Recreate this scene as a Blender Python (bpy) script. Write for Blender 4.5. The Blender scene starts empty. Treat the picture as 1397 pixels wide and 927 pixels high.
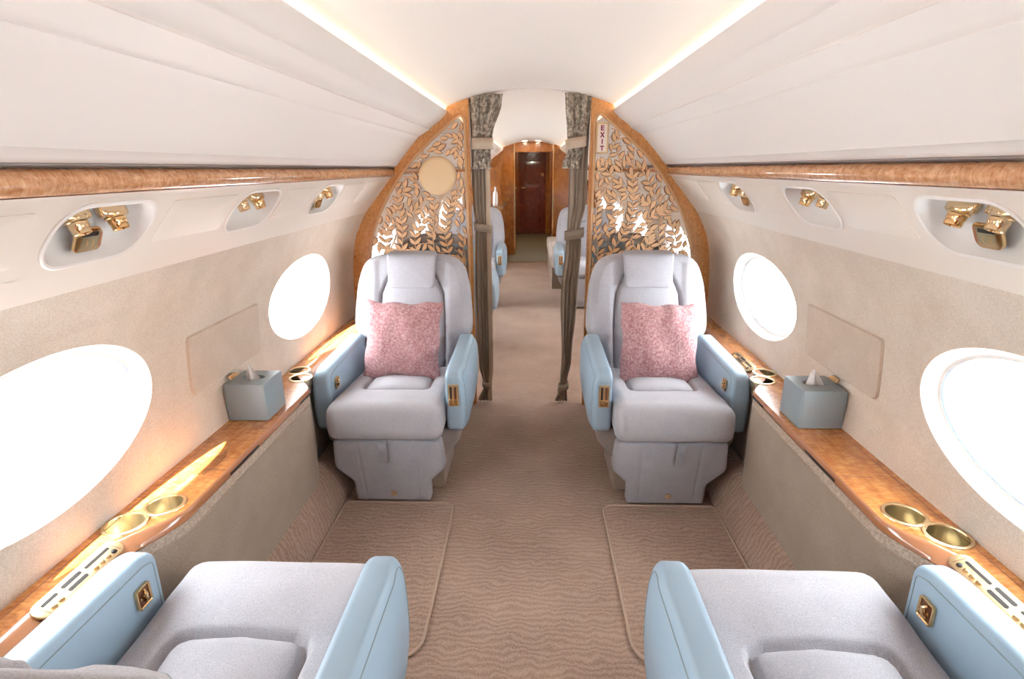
import bpy, bmesh, math, random
from mathutils import Vector, Matrix, geometry
from math import sin, cos, pi, sqrt, radians, hypot

scene = bpy.context.scene
COL = scene.collection

# ------------------------------------------------------------------ camera
cam_d = bpy.data.cameras.new('camera')
cam = bpy.data.objects.new('camera', cam_d)
COL.objects.link(cam)
cam_d.sensor_width = 36.0
cam_d.lens = 36.0 * 760.0 / 1397.0
cam_d.clip_start = 0.02
fwd = Vector(((725 - 698.5) / 760, (229 - 463.5) / 760, 1)).normalized()   # cabin axis seen by the camera (x right, y down)
up = Vector((sin(0.003), -cos(0.003), 0))
up = (up - fwd * up.dot(fwd)).normalized()
rgt = fwd.cross(up)
cam.matrix_world = Matrix(((rgt.x, -rgt.y, -rgt.z, 0.01), (fwd.x, -fwd.y, -fwd.z, 0.0), (up.x, -up.y, -up.z, 1.45), (0, 0, 0, 1)))
scene.camera = cam

# ------------------------------------------------------------------ sky, sun, exposure
world = bpy.data.worlds.new('world')
scene.world = world
world.use_nodes = True
bg = world.node_tree.nodes['Background']
bg.inputs[0].default_value = (0.93, 0.97, 1.0, 1)
bg.inputs[1].default_value = 19.0
sun_d = bpy.data.lights.new('sun', 'SUN')
sun_d.energy = 75.0
sun_d.angle = radians(1.2)
sun_d.color = (1.0, 0.96, 0.90)
sun = bpy.data.objects.new('sun', sun_d)
COL.objects.link(sun)
sun.rotation_euler = Vector((0.098, 0.27, -0.36)).to_track_quat('-Z', 'Y').to_euler()
scene.view_settings.view_transform = 'Standard'
scene.view_settings.look = 'None'
scene.view_settings.gamma = 1.0
scene.view_settings.use_curve_mapping = False
scene.view_settings.exposure = 0.14
scene.cycles.use_denoising = True
scene.cycles.caustics_reflective = False
scene.cycles.caustics_refractive = False
scene.cycles.sample_clamp_indirect = 6.0
scene.cycles.max_bounces = 14
scene.cycles.diffuse_bounces = 8
COVE = 21.0        # strength of the cove light strips

# ------------------------------------------------------------------ materials
def srgb(h):
    h = h.lstrip('#')
    c = [int(h[i:i + 2], 16) / 255 for i in (0, 2, 4)]
    return tuple(((v / 12.92) if v <= .04045 else ((v + .055) / 1.055) ** 2.4) for v in c) + (1,)

def new_mat(name, col, rough=.5, metal=0.0, coat=0.0, sheen=0.0, spec=.5):
    m = bpy.data.materials.new(name)
    m.use_nodes = True
    b = m.node_tree.nodes['Principled BSDF']
    b.inputs['Base Color'].default_value = srgb(col)
    b.inputs['Roughness'].default_value = rough
    b.inputs['Metallic'].default_value = metal
    b.inputs['Coat Weight'].default_value = coat
    b.inputs['Coat Roughness'].default_value = .04
    b.inputs['Specular IOR Level'].default_value = spec
    if sheen:
        b.inputs['Sheen Weight'].default_value = sheen
        b.inputs['Sheen Roughness'].default_value = .5
    return m

class NT:
    def __init__(s, m):
        s.m = m; s.t = m.node_tree; s.b = s.t.nodes['Principled BSDF']
    def n(s, typ, **kw):
        nd = s.t.nodes.new(typ)
        for k, v in kw.items():
            if k.startswith('i_'):
                nd.inputs[k[2:].replace('_', ' ')].default_value = v
            else:
                setattr(nd, k, v)
        return nd
    def l(s, a, ao, b, bi):
        s.t.links.new(a.outputs[ao], b.inputs[bi])
    def coords(s, scale=(1, 1, 1), rot=(0, 0, 0)):
        tc = s.n('ShaderNodeTexCoord'); mp = s.n('ShaderNodeMapping')
        mp.inputs['Scale'].default_value = scale
        mp.inputs['Rotation'].default_value = rot
        s.l(tc, 'Object', mp, 'Vector')
        return mp
    def noise(s, mp, scale, detail=3, rough=.55, dist=0):
        nd = s.n('ShaderNodeTexNoise', i_Scale=scale, i_Detail=detail, i_Roughness=rough, i_Distortion=dist)
        s.l(mp, 'Vector', nd, 'Vector')
        return nd
    def ramp(s, src, out, stops):
        r = s.n('ShaderNodeValToRGB')
        e = r.color_ramp.elements
        while len(e) < len(stops): e.new(.5)
        for el, (p, c) in zip(e, stops):
            el.position = p; el.color = srgb(c)
        s.l(src, out, r, 'Fac')
        return r
    def bump(s, src, out, strength, dist=.002):
        bp = s.n('ShaderNodeBump', i_Strength=strength, i_Distance=dist)
        s.l(src, out, bp, 'Height')
        s.l(bp, 'Normal', s.b, 'Normal')
        return bp

def cloth(name, c1, c2, scale=420, big=5, bump=.35, sheen=.35, rough=.9, fleck=(.38, .62)):
    m = new_mat(name, c1, rough, sheen=sheen, spec=.2)
    t = NT(m); mp = t.coords()
    n1 = t.noise(mp, scale, 2, .6); n2 = t.noise(mp, big, 4, .6)
    mx = t.n('ShaderNodeMath', operation='ADD')
    sc = t.n('ShaderNodeMath', operation='MULTIPLY'); sc.inputs[1].default_value = .55
    t.l(n2, 'Fac', sc, 0); t.l(n1, 'Fac', mx, 0); t.l(sc, 'Value', mx, 1)
    ms = t.n('ShaderNodeMath', operation='MULTIPLY'); ms.inputs[1].default_value = .645
    t.l(mx, 'Value', ms, 0)
    r = t.ramp(ms, 'Value', [(fleck[0], c1), (fleck[1], c2)])
    t.l(r, 'Color', t.b, 'Base Color')
    t.bump(n1, 'Fac', bump, .0012)
    return m

def wood(name, dark, mid, light, scale=(7, 1.4, 7), fig=9, coat=1.0, rough=.25):
    m = new_mat(name, mid, rough, coat=coat)
    t = NT(m); mp = t.coords(scale)
    n1 = t.noise(mp, 6, 5, .6, .6)
    mp2 = t.coords((fig, fig * 3.2, fig))
    n2 = t.noise(mp2, 3.0, 3, .5, 1.2)
    a = t.n('ShaderNodeMath', operation='MULTIPLY'); a.inputs[1].default_value = .5
    b = t.n('ShaderNodeMath', operation='MULTIPLY_ADD'); b.inputs[1].default_value = .5
    t.l(n1, 'Fac', a, 0); t.l(n2, 'Fac', b, 0); t.l(a, 'Value', b, 2)
    r = t.ramp(b, 'Value', [(.36, dark), (.5, mid), (.64, light)])
    t.l(r, 'Color', t.b, 'Base Color')
    return m

M = {}
M['headliner'] = new_mat('headliner', '#efe9e3', .75)
M['ceiling'] = new_mat('ceiling_panel', '#f1ebe4', .7)
M['valance'] = new_mat('valance_plastic', '#e9dfd3', .42)
M['white_plastic'] = new_mat('white_plastic', '#efeae4', .4)
M['pane_frame'] = new_mat('pane_frame', '#66738a', .4)
M['dark'] = new_mat('dark_gap', '#2a2522', .8)
M['grey_gap'] = new_mat('grey_gap', '#b9b1aa', .7)
M['suede'] = cloth('wall_suede', '#cebfad', '#e2d5c6', 260, 7, .35, .15)
M['tray'] = cloth('tray_suede', '#c5b3a1', '#d5c5b4', 260, 9, .3, .15)
M['fabric'] = cloth('seat_fabric', '#a09fa5', '#bdbcc1', 420, 4, .45, .3)
M['foot_fabric'] = cloth('footrest_suede', '#999aa1', '#b0b0b6', 420, 8, .3, .3)
M['base_fabric'] = cloth('seat_base_suede', '#8f8681', '#a0968f', 380, 8, .3, .2)
M['strap'] = cloth('strap_suede', '#8b8c93', '#9c9da3', 420, 8, .3, .3)  # leg rest tone darkened: the strap's shading is put into the colour
M['leather'] = new_mat('blue_leather', '#9db5c6', .42)
_t = NT(M['leather']); _n = _t.noise(_t.coords(), 260, 3, .6); _t.bump(_n, 'Fac', .12, .001)
M['box_leather'] = new_mat('box_leather', '#8f9ca1', .38)
_t = NT(M['box_leather']); _n = _t.noise(_t.coords(), 320, 3, .6); _t.bump(_n, 'Fac', .12, .001)
M['pink'] = cloth('pink_tweed', '#985d66', '#dfc4c0', 400, 90, .9, .3, .95, (.44, .64))
M['band'] = cloth('band_fabric', '#a08d7c', '#c2b3a2', 150, 60, .6, .2)
M['taupe'] = cloth('side_suede', '#8f8071', '#a59686', 300, 5, .2, .25)
M['wood'] = wood('lacquered_wood', '#935523', '#b97539', '#cf9250')
M['wood_rail'] = wood('rail_wood', '#a76a3e', '#c48f62', '#dbae84', (14, 5, 14), 15)
M['wood_bulk'] = wood('bulkhead_wood', '#a86a32', '#c0854a', '#d29d64', (40, 40, 3), 26, .6, .3)
M['wood_aft'] = wood('aft_wood', '#7d4510', '#94561a', '#a86a28', (16, 16, 1.2), 3, .8, .25)
M['mahogany'] = wood('mahogany', '#4a1208', '#65200d', '#7c3016', (10, 10, 1.2), 4, 1.0, .2)
M['bull'] = new_mat('bullnose_lacquer', '#a9704b', .25, coat=1.0)
M['brass'] = new_mat('brass', '#ecd5ae', .16, 1.0)
M['gold'] = new_mat('polished_gold', '#e9c794', .14, 1.0)
M['gold_satin'] = new_mat('satin_gold', '#e4c89c', .32, 1.0)
M['cup_inner'] = new_mat('cup_inner', '#d8cdb2', .3, 1.0)
M['mirror'] = new_mat('mirror', '#fbf7f2', .03, 1.0)
M['leaf'] = new_mat('leaf_tan', '#dfb58a', .45)
M['leaf_edge'] = new_mat('leaf_edge', '#6a3d20', .5)
M['moulding'] = new_mat('tan_moulding', '#c79a6c', .35, coat=.3)
M['disc'] = new_mat('disc_leather', '#e3c69c', .45)
M['curtain'] = cloth('curtain_cloth', '#8d7e6d', '#998a79', 500, 3, .1, .3)
M['curtain_lining'] = cloth('curtain_lining', '#b3a08a', '#c4b29d', 300, 10, .25, .3)
M['damask'] = cloth('damask', '#7d7366', '#c0b7a7', 55, 40, .4, .3, .7, (.46, .56))
M['tissue'] = new_mat('tissue_paper', '#f4f0ec', .9)
M['black_slot'] = new_mat('black_slot', '#1f1814', .4)
M['exit_face'] = new_mat('exit_face', '#eee2d3', .4)
M['exit_red'] = new_mat('exit_letters', '#8c1550', .4)
M['carpet'] = None
def carpet(name, c1, c2, rot=0.0, ripple=34.0):
    m = new_mat(name, c1, .95, sheen=.25, spec=.1)
    t = NT(m); mp = t.coords((1, 1, 1), (0, 0, rot))
    w = t.n('ShaderNodeTexWave', wave_type='BANDS', bands_direction='Y', i_Scale=ripple / 6.283 * 2.5, i_Distortion=11.0, i_Detail=3.0)
    w.inputs['Detail Scale'].default_value = .9
    t.l(mp, 'Vector', w, 'Vector')
    n = t.noise(mp, 190, 3, .75); n2 = t.noise(mp, 3, 3, .5)
    a = t.n('ShaderNodeMath', operation='MULTIPLY'); a.inputs[1].default_value = .105
    b = t.n('ShaderNodeMath', operation='MULTIPLY_ADD'); b.inputs[1].default_value = .62
    c = t.n('ShaderNodeMath', operation='MULTIPLY_ADD'); c.inputs[1].default_value = .25
    t.l(w, 'Fac', a, 0); t.l(n, 'Fac', b, 0); t.l(a, 'Value', b, 2)
    t.l(n2, 'Fac', c, 0); t.l(b, 'Value', c, 2)
    r = t.ramp(c, 'Value', [(.32, c1), (.62, c2)])
    t.l(r, 'Color', t.b, 'Base Color')
    t.bump(b, 'Value', .7, .004)
    return m
M['carpet'] = carpet('carpet', '#7d6556', '#b79d8c')
M['carpet_curb'] = carpet('carpet_curb', '#7d6556', '#b79d8c', .25)
M['cord'] = new_mat('carpet_cord', '#b59f8d', .9)
M['galley_floor'] = new_mat('galley_floor', '#5b5039', .6)
M['counter'] = new_mat('stone_counter', '#8a6a4a', .2)
M['divan'] = cloth('divan_fabric', '#b3a79c', '#c7bcb2', 300, 6, .3, .3)
def emit(name, col, s):
    m = bpy.data.materials.new(name); m.use_nodes = True
    nt = m.node_tree; nt.nodes.remove(nt.nodes['Principled BSDF'])
    e = nt.nodes.new('ShaderNodeEmission')
    e.inputs[0].default_value = srgb(col); e.inputs[1].default_value = s
    nt.links.new(e.outputs[0], nt.nodes['Material Output'].inputs[0])
    return m
M['cove'] = emit('cove_light', '#ffe8cb', COVE)
M['spot'] = emit('spot_light', '#ffe9c8', 12)
def glass():
    m = bpy.data.materials.new('window_glass'); m.use_nodes = True
    nt = m.node_tree; nt.nodes.remove(nt.nodes['Principled BSDF'])
    tr = nt.nodes.new('ShaderNodeBsdfTransparent'); gl = nt.nodes.new('ShaderNodeBsdfGlossy')
    tr.inputs[0].default_value = (.97, .985, 1, 1); gl.inputs['Roughness'].default_value = .02
    lw = nt.nodes.new('ShaderNodeLayerWeight'); fr = nt.nodes.new('ShaderNodeMath'); fr.operation = 'POWER'; fr.inputs[1].default_value = 6.0
    nt.links.new(lw.outputs['Facing'], fr.inputs[0])
    mx = nt.nodes.new('ShaderNodeMixShader')
    nt.links.new(fr.outputs[0], mx.inputs[0]); nt.links.new(tr.outputs[0], mx.inputs[1]); nt.links.new(gl.outputs[0], mx.inputs[2])
    nt.links.new(mx.outputs[0], nt.nodes['Material Output'].inputs[0])
    return m
M['glass'] = glass()

# ------------------------------------------------------------------ mesh helpers
class MB:
    def __init__(s):
        s.v = []; s.f = []; s.m = []
    def add(s, vs, fs, mi=0):
        o = len(s.v); s.v += [tuple(p) for p in vs]
        s.f += [tuple(i + o for i in f) for f in fs]; s.m += [mi] * len(fs)
        return s
    def grid(s, rows, close_u=False, close_v=False, mi=0):
        nu, nv = len(rows), len(rows[0])
        fs = []
        for i in range(nu if close_u else nu - 1):
            for j in range(nv if close_v else nv - 1):
                i2, j2 = (i + 1) % nu, (j + 1) % nv
                fs.append((i * nv + j, i2 * nv + j, i2 * nv + j2, i * nv + j2))
        return s.add([p for r in rows for p in r], fs, mi)
    def box(s, a, b, mi=0):
        x0, y0, z0 = a; x1, y1, z1 = b
        vs = [(x0, y0, z0), (x1, y0, z0), (x1, y1, z0), (x0, y1, z0), (x0, y0, z1), (x1, y0, z1), (x1, y1, z1), (x0, y1, z1)]
        return s.add(vs, [(0, 3, 2, 1), (4, 5, 6, 7), (0, 1, 5, 4), (1, 2, 6, 5), (2, 3, 7, 6), (3, 0, 4, 7)], mi)
    def tube(s, pts, r, n=8, closed=False, mi=0, caps=True):
        pts = [Vector(p) for p in pts]; rows = []
        prev = None
        for i, p in enumerate(pts):
            a = pts[(i - 1) % len(pts)] if (closed or i) else p
            b = pts[(i + 1) % len(pts)] if (closed or i < len(pts) - 1) else p
            t = (b - a).normalized()
            if prev is None:
                ref = Vector((0, 0, 1)) if abs(t.z) < .9 else Vector((1, 0, 0))
                u = t.cross(ref).normalized()
            else:
                u = (prev - t * prev.dot(t)).normalized()
            prev = u; w = t.cross(u)
            rr = r[i] if isinstance(r, (list, tuple)) else r
            rows.append([p + (u * cos(2 * pi * k / n) + w * sin(2 * pi * k / n)) * rr for k in range(n)])
        s.grid(rows, closed, True, mi)
        if caps and not closed:
            o = len(s.v) - len(rows) * n
            s.f.append(tuple(o + k for k in range(n))[::-1]); s.m.append(mi)
            s.f.append(tuple(len(s.v) - n + k for k in range(n))); s.m.append(mi)
        return s
    def lathe(s, prof, n=32, mi=0):
        # prof: (r, z) pairs, around Z
        rows = [[(r * cos(2 * pi * k / n), r * sin(2 * pi * k / n), z) for k in range(n)] for r, z in prof]
        return s.grid(rows, False, True, mi)
    def xf(s, mat, start=0):
        s.v[start:] = [tuple(mat @ Vector(p)) for p in s.v[start:]]
        return s
    def build(s, name, mats, parent=None, smooth=True, angle=40, recalc=True):
        me = bpy.data.meshes.new(name)
        me.from_pydata(s.v, [], s.f)
        if not isinstance(mats, (list, tuple)): mats = [mats]
        for m in mats: me.materials.append(m)
        if len(mats) > 1: me.polygons.foreach_set('material_index', s.m)
        if recalc:
            bm = bmesh.new(); bm.from_mesh(me)
            bmesh.ops.recalc_face_normals(bm, faces=bm.faces)
            bm.to_mesh(me); bm.free()
        if smooth:
            me.polygons.foreach_set('use_smooth', [True] * len(me.polygons))
            try: me.set_sharp_from_angle(angle=radians(angle))
            except Exception: pass
        me.update()
        o = bpy.data.objects.new(name, me)
        COL.objects.link(o)
        if parent is not None: o.parent = parent
        return o

def empty(name, loc=(0, 0, 0), rz=0.0):
    o = bpy.data.objects.new(name, None); COL.objects.link(o)
    o.location = loc; o.rotation_euler = (0, 0, rz); o.empty_display_size = .1
    return o
def tag(o, label=None, cat=None, group=None, kind=None):
    if label: o['label'] = label
    if cat: o['category'] = cat
    if group: o['group'] = group
    if kind: o['kind'] = kind
    return o
def struct(o, label=None):
    return tag(o, label, None, None, 'structure')
def copy_tree(o, parent=None):
    c = o.copy(); COL.objects.link(c); c.parent = parent
    for ch in list(o.children): copy_tree(ch, c)
    return c
def local_origin(o, p):
    """move a top-level mesh's origin to p without moving its geometry"""
    p = Vector(p); o.data.transform(Matrix.Translation(-p)); o.location = p
    return o

def smooth01(a, b, x):
    t = max(0.0, min(1.0, (x - a) / (b - a)))
    return t * t * (3 - 2 * t)
def snap(loop, corners):
    for c in corners:
        i = min(range(len(loop)), key=lambda k: (loop[k][0] - c[0]) ** 2 + (loop[k][1] - c[1]) ** 2)
        loop[i] = c
def lerp_prof(prof, z):
    for (x1, z1), (x2, z2) in zip(prof, prof[1:]):
        if (z1 - z) * (z2 - z) <= 0 and z1 != z2:
            return x1 + (x2 - x1) * (z - z1) / (z2 - z1)
    return prof[0][0] if abs(z - prof[0][1]) < abs(z - prof[-1][1]) else prof[-1][0]
def catmull(pts, n=8, closed=False):
    out = []; N = len(pts)
    for i in range(N if closed else N - 1):
        g = lambda k: Vector(pts[k % N]) if closed else Vector(pts[max(0, min(N - 1, k))])
        p0, p1, p2, p3 = g(i - 1), g(i), g(i + 1), g(i + 2)
        for k in range(n):
            t = k / n
            out.append(.5 * ((2 * p1) + (-p0 + p2) * t + (2 * p0 - 5 * p1 + 4 * p2 - p3) * t * t + (-p0 + 3 * p1 - 3 * p2 + p3) * t ** 3))
    if not closed: out.append(Vector(pts[-1]))
    return out
def round_poly(pts, rad, seg=6):
    out = []; n = len(pts)
    for i in range(n):
        p = Vector(pts[i]); a = Vector(pts[i - 1]) - p; b = Vector(pts[(i + 1) % n]) - p
        r = rad[i] if isinstance(rad, (list, tuple)) else rad
        la, lb = a.length, b.length
        a.normalize(); b.normalize()
        ang = a.angle(b)
        d = min(r / math.tan(ang / 2), la * .48, lb * .48)
        if r <= 0 or ang > 3.1:
            out.append(p); continue
        rr = d * math.tan(ang / 2)
        c = p + (a + b).normalized() * (rr / sin(ang / 2))
        s, e = p + a * d - c, p + b * d - c
        a0 = math.atan2(s.y, s.x); a1 = math.atan2(e.y, e.x)
        da = (a1 - a0 + pi) % (2 * pi) - pi
        for k in range(seg + 1):
            t = a0 + da * k / seg
            out.append(Vector((c.x + rr * cos(t), c.y + rr * sin(t))))
    return out
def resample(loop, n):
    L = [0]
    for i in range(len(loop)): L.append(L[-1] + (loop[(i + 1) % len(loop)] - loop[i]).length)
    out = []; j = 0
    for k in range(n):
        d = L[-1] * k / n
        while L[j + 1] < d: j += 1
        t = (d - L[j]) / max(1e-9, L[j + 1] - L[j])
        out.append(loop[j].lerp(loop[(j + 1) % len(loop)], t))
    return out
def area2(l):
    return sum(l[i - 1].x * l[i].y - l[i].x * l[i - 1].y for i in range(len(l)))
def offset_in(loop, d):
    n = len(loop); sg = 1 if area2(loop) > 0 else -1; out = []
    for i in range(n):
        t = (loop[(i + 1) % n] - loop[i - 1]).normalized()
        out.append(loop[i] + Vector((-t.y, t.x)) * (d * sg))
    return out

def slab(outline, thick, r=.02, bulge=0.0, bulge_back=0.0, rings=6, arc=4, disp=None, n=None, power=2.0):
    """rounded cushion-like slab from a 2-D outline (x, y); front at +z. disp(x, y) is added to the front."""
    loop = [Vector((p[0], p[1])) for p in outline]
    if n: loop = resample(loop, n)
    if area2(loop) < 0: loop.reverse()
    n = len(loop)
    c = sum(loop, Vector((0, 0))) / n
    mb = MB(); rows = []
    h = thick / 2
    def cap(sgn, base, b):
        rr = []
        for k in range(1, rings + 1):
            s = 1 - k / (rings + .35)
            rr.append([(c.x + (p.x - c.x) * s, c.y + (p.y - c.y) * s,
                        sgn * (h + b * (1 - s ** power)) + (disp(c.x + (p.x - c.x) * s, c.y + (p.y - c.y) * s) if disp and sgn > 0 else 0)) for p in base])
        return rr
    inner = offset_in(loop, r)
    for k in range(arc + 1):           # back edge: from inner cap to the side
        a = pi / 2 * k / arc
        o = offset_in(loop, r * (1 - sin(a)))
        rows.append([(p.x, p.y, -h + r * (1 - cos(a)) ) for p in o])
    for k in range(arc + 1):
        a = pi / 2 * k / arc
        o = offset_in(loop, r * (1 - cos(a)))
        e = [(p.x, p.y, h - r * (1 - sin(a))) for p in o]
        if disp and k == arc: e = [(x, y, z + disp(x, y)) for x, y, z in e]
        rows.append(e)
    back = cap(-1, inner, bulge_back)[::-1]
    front = cap(1, inner, bulge)
    rows = back + rows + front
    mb.grid(rows, False, True)
    N = len(rows)
    mb.f.append(tuple(range(n))[::-1]); mb.m.append(0)
    mb.f.append(tuple((N - 1) * n + k for k in range(n))); mb.m.append(0)
    return mb

def soft_box(sx, sy, sz, r, n, warp=None):
    """box with rounded edges centred on the origin; n = grid per axis; warp(v) moves points"""
    mb = MB(); dims = (sx / 2, sy / 2, sz / 2); cache = {}
    def vert(p):
        key = tuple(round(q, 6) for q in p)
        if key not in cache:
            inner = [max(-(d - r), min(d - r, q)) for q, d in zip(p, dims)]
            dv = Vector([q - i for q, i in zip(p, inner)])
            if dv.length > 1e-9:
                m = max(abs(q) for q in dv)
                w = Vector(inner) + dv.normalized() * (m if True else r)
                v = w
            else:
                v = Vector(p)
            if warp: v = Vector(warp(v))
            cache[key] = len(mb.v); mb.v.append(tuple(v))
        return cache[key]
    def coord(i, N, d):
        # denser at the edges
        k = 4 if N >= 10 else 2
        if i <= k: return -d + r * (1 - cos(pi / 2 * i / k)) * 1.0
        if i >= N - k: return d - r * (1 - cos(pi / 2 * (N - i) / k))
        return -(d - r) + 2 * (d - r) * (i - k) / (N - 2 * k)
    for ax in range(3):
        u, w = [(1, 2), (2, 0), (0, 1)][ax]
        for sgn in (-1, 1):
            for i in range(n[u]):
                for j in range(n[w]):
                    q = []
                    for di, dj in ((0, 0), (1, 0), (1, 1), (0, 1)):
                        p = [0, 0, 0]; p[ax] = sgn * dims[ax]
                        p[u] = coord(i + di, n[u], dims[u]); p[w] = coord(j + dj, n[w], dims[w])
                        q.append(vert(p))
                    mb.f.append(tuple(q if sgn > 0 else q[::-1])); mb.m.append(0)
    return mb

def poly_fill(outer, holes=()):
    """triangles of a planar polygon with holes -> (verts2d, faces)"""
    pts = [Vector((p[0], p[1])) for p in outer]; faces = [list(range(len(pts)))]
    for h in holes:
        s = len(pts); pts += [Vector((p[0], p[1])) for p in h]; faces.append(list(range(s, len(pts))))
    edges = [(f[i], f[(i + 1) % len(f)]) for f in faces for i in range(len(f))]
    bm = bmesh.new()
    bv = [bm.verts.new((p.x, p.y, 0)) for p in pts]
    be = [bm.edges.new((bv[a], bv[b])) for a, b in edges]
    bmesh.ops.triangle_fill(bm, use_beauty=True, edges=be)
    bm.verts.index_update()
    fs = [tuple(v.index for v in f.verts) for f in bm.faces]
    bm.free()
    return pts, fs
def seg_dist(x, y, pl):
    best = 9
    for (ax, ay), (bx, by) in zip(pl, pl[1:]):
        dx, dy = bx - ax, by - ay
        t = max(0, min(1, ((x - ax) * dx + (y - ay) * dy) / (dx * dx + dy * dy)))
        best = min(best, hypot(x - ax - t * dx, y - ay - t * dy))
    return best

# ------------------------------------------------------------------ cabin shell
Y0, Y1 = -2.6, 12.95
CEIL = [(0.55 * k / 12, 1.868 - .098 * (0.55 * k / 12 / .47) ** 2) for k in range(13)]
BIN_TOP = [(.555, 1.755), (.552, 1.700), (.535, 1.692), (.500, 1.700), (.478, 1.742), (.462, 1.757), (.455, 1.752), (.462, 1.738), (.490, 1.710),
           (.528, 1.683), (.553, 1.664), (.5545, 1.6595), (.553, 1.657), (.575, 1.647), (.598, 1.632), (.612, 1.6245), (.6135, 1.620), (.6175, 1.6195), (.640, 1.596), (.665, 1.570), (.690, 1.543), (.715, 1.514),
           (.738, 1.487), (.7385, 1.4845), (.7405, 1.484), (.750, 1.471), (.757, 1.464), (.768, 1.463)]
GAP = [(.768, 1.463), (.800, 1.462), (.800, 1.45)]
RAIL = [(.802, 1.455), (.785, 1.4545), (.776, 1.449), (.770, 1.438), (.769, 1.428), (.773, 1.418), (.780, 1.412), (.803, 1.408)]
VA, VB = Vector((.786, 0, 1.409)), Vector((.955, 0, 1.205))
VDIR = (VB - VA).normalized(); VLEN = (VB - VA).length
VNRM = Vector((-VDIR.z * -1, 0, 0))  # placeholder, set below
VNRM = Vector((VDIR.z, 0, -VDIR.x))  # into the cabin (down and inward)
WALL = [(.975, 1.24)] + [(p.x, p.y) for p in catmull([(.950, 1.212), (.985, 1.150), (1.020, 1.075), (1.046, .965), (1.060, .83), (1.064, .70), (1.060, .60)], 5)] + [(1.05, .45), (1.0, .2), (.96, -.01)]

def extrude_profile(name, prof, s, mat, y0=Y0, y1=Y1, ny=1, parent=None, angle=30):
    rows = [[(s * x, y0 + (y1 - y0) * k / ny, z) for x, z in prof] for k in range(ny + 1)]
    return MB().grid(rows).build(name, mat, parent, True, angle)

ceil_prof = [(-x, z) for x, z in CEIL[::-1]][:-1] + CEIL
struct(extrude_profile('ceiling', ceil_prof, 1, M['ceiling'], angle=60), 'curved cream ceiling panel running down the cabin between two cove lights')
for yj in (1.17,):
    jr = [[(x, yj + dy, z - .0004) for x, z in ceil_prof[1:-1]] for dy in (-.0008, .0008)]
    struct(MB().grid(jr).build('trim_10', M['grey_gap'], None), 'fine joint line across the ceiling panel')
fl = MB().box((-1.06, Y0, -.03), (1.06, Y1, 0)).build('floor', M['carpet'], None, False)
struct(fl, 'beige cut-pile carpet with wavy ripples running the length of the aisle')

sun_block = [(0, 1.97), (.45, 1.90), (.70, 1.72), (.86, 1.52), (1.00, 1.30), (1.088, 1.118)]  # unseen shell added to block sun leaking through the wall seams
struct(extrude_profile('wall_outer_skin', [(-x, z) for x, z in sun_block[:0:-1]] + sun_block, 1, M['white_plastic']), 'outer skin of the cabin above the windows')
WIN_Y = [1.07 + 1.45 * k for k in range(-2, 7)]
WZ, WA, WB = .887, .357, .186
SIDES = (('left', -1), ('right', 1))
win_no = 0
def window_loop(yc, n=72, sc=1.0, add=0.0):
    return [(yc + (WA * sc + add) * cos(2 * pi * k / n), WZ + (WB * sc + add) * sin(2 * pi * k / n)) for k in range(n)]

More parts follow.
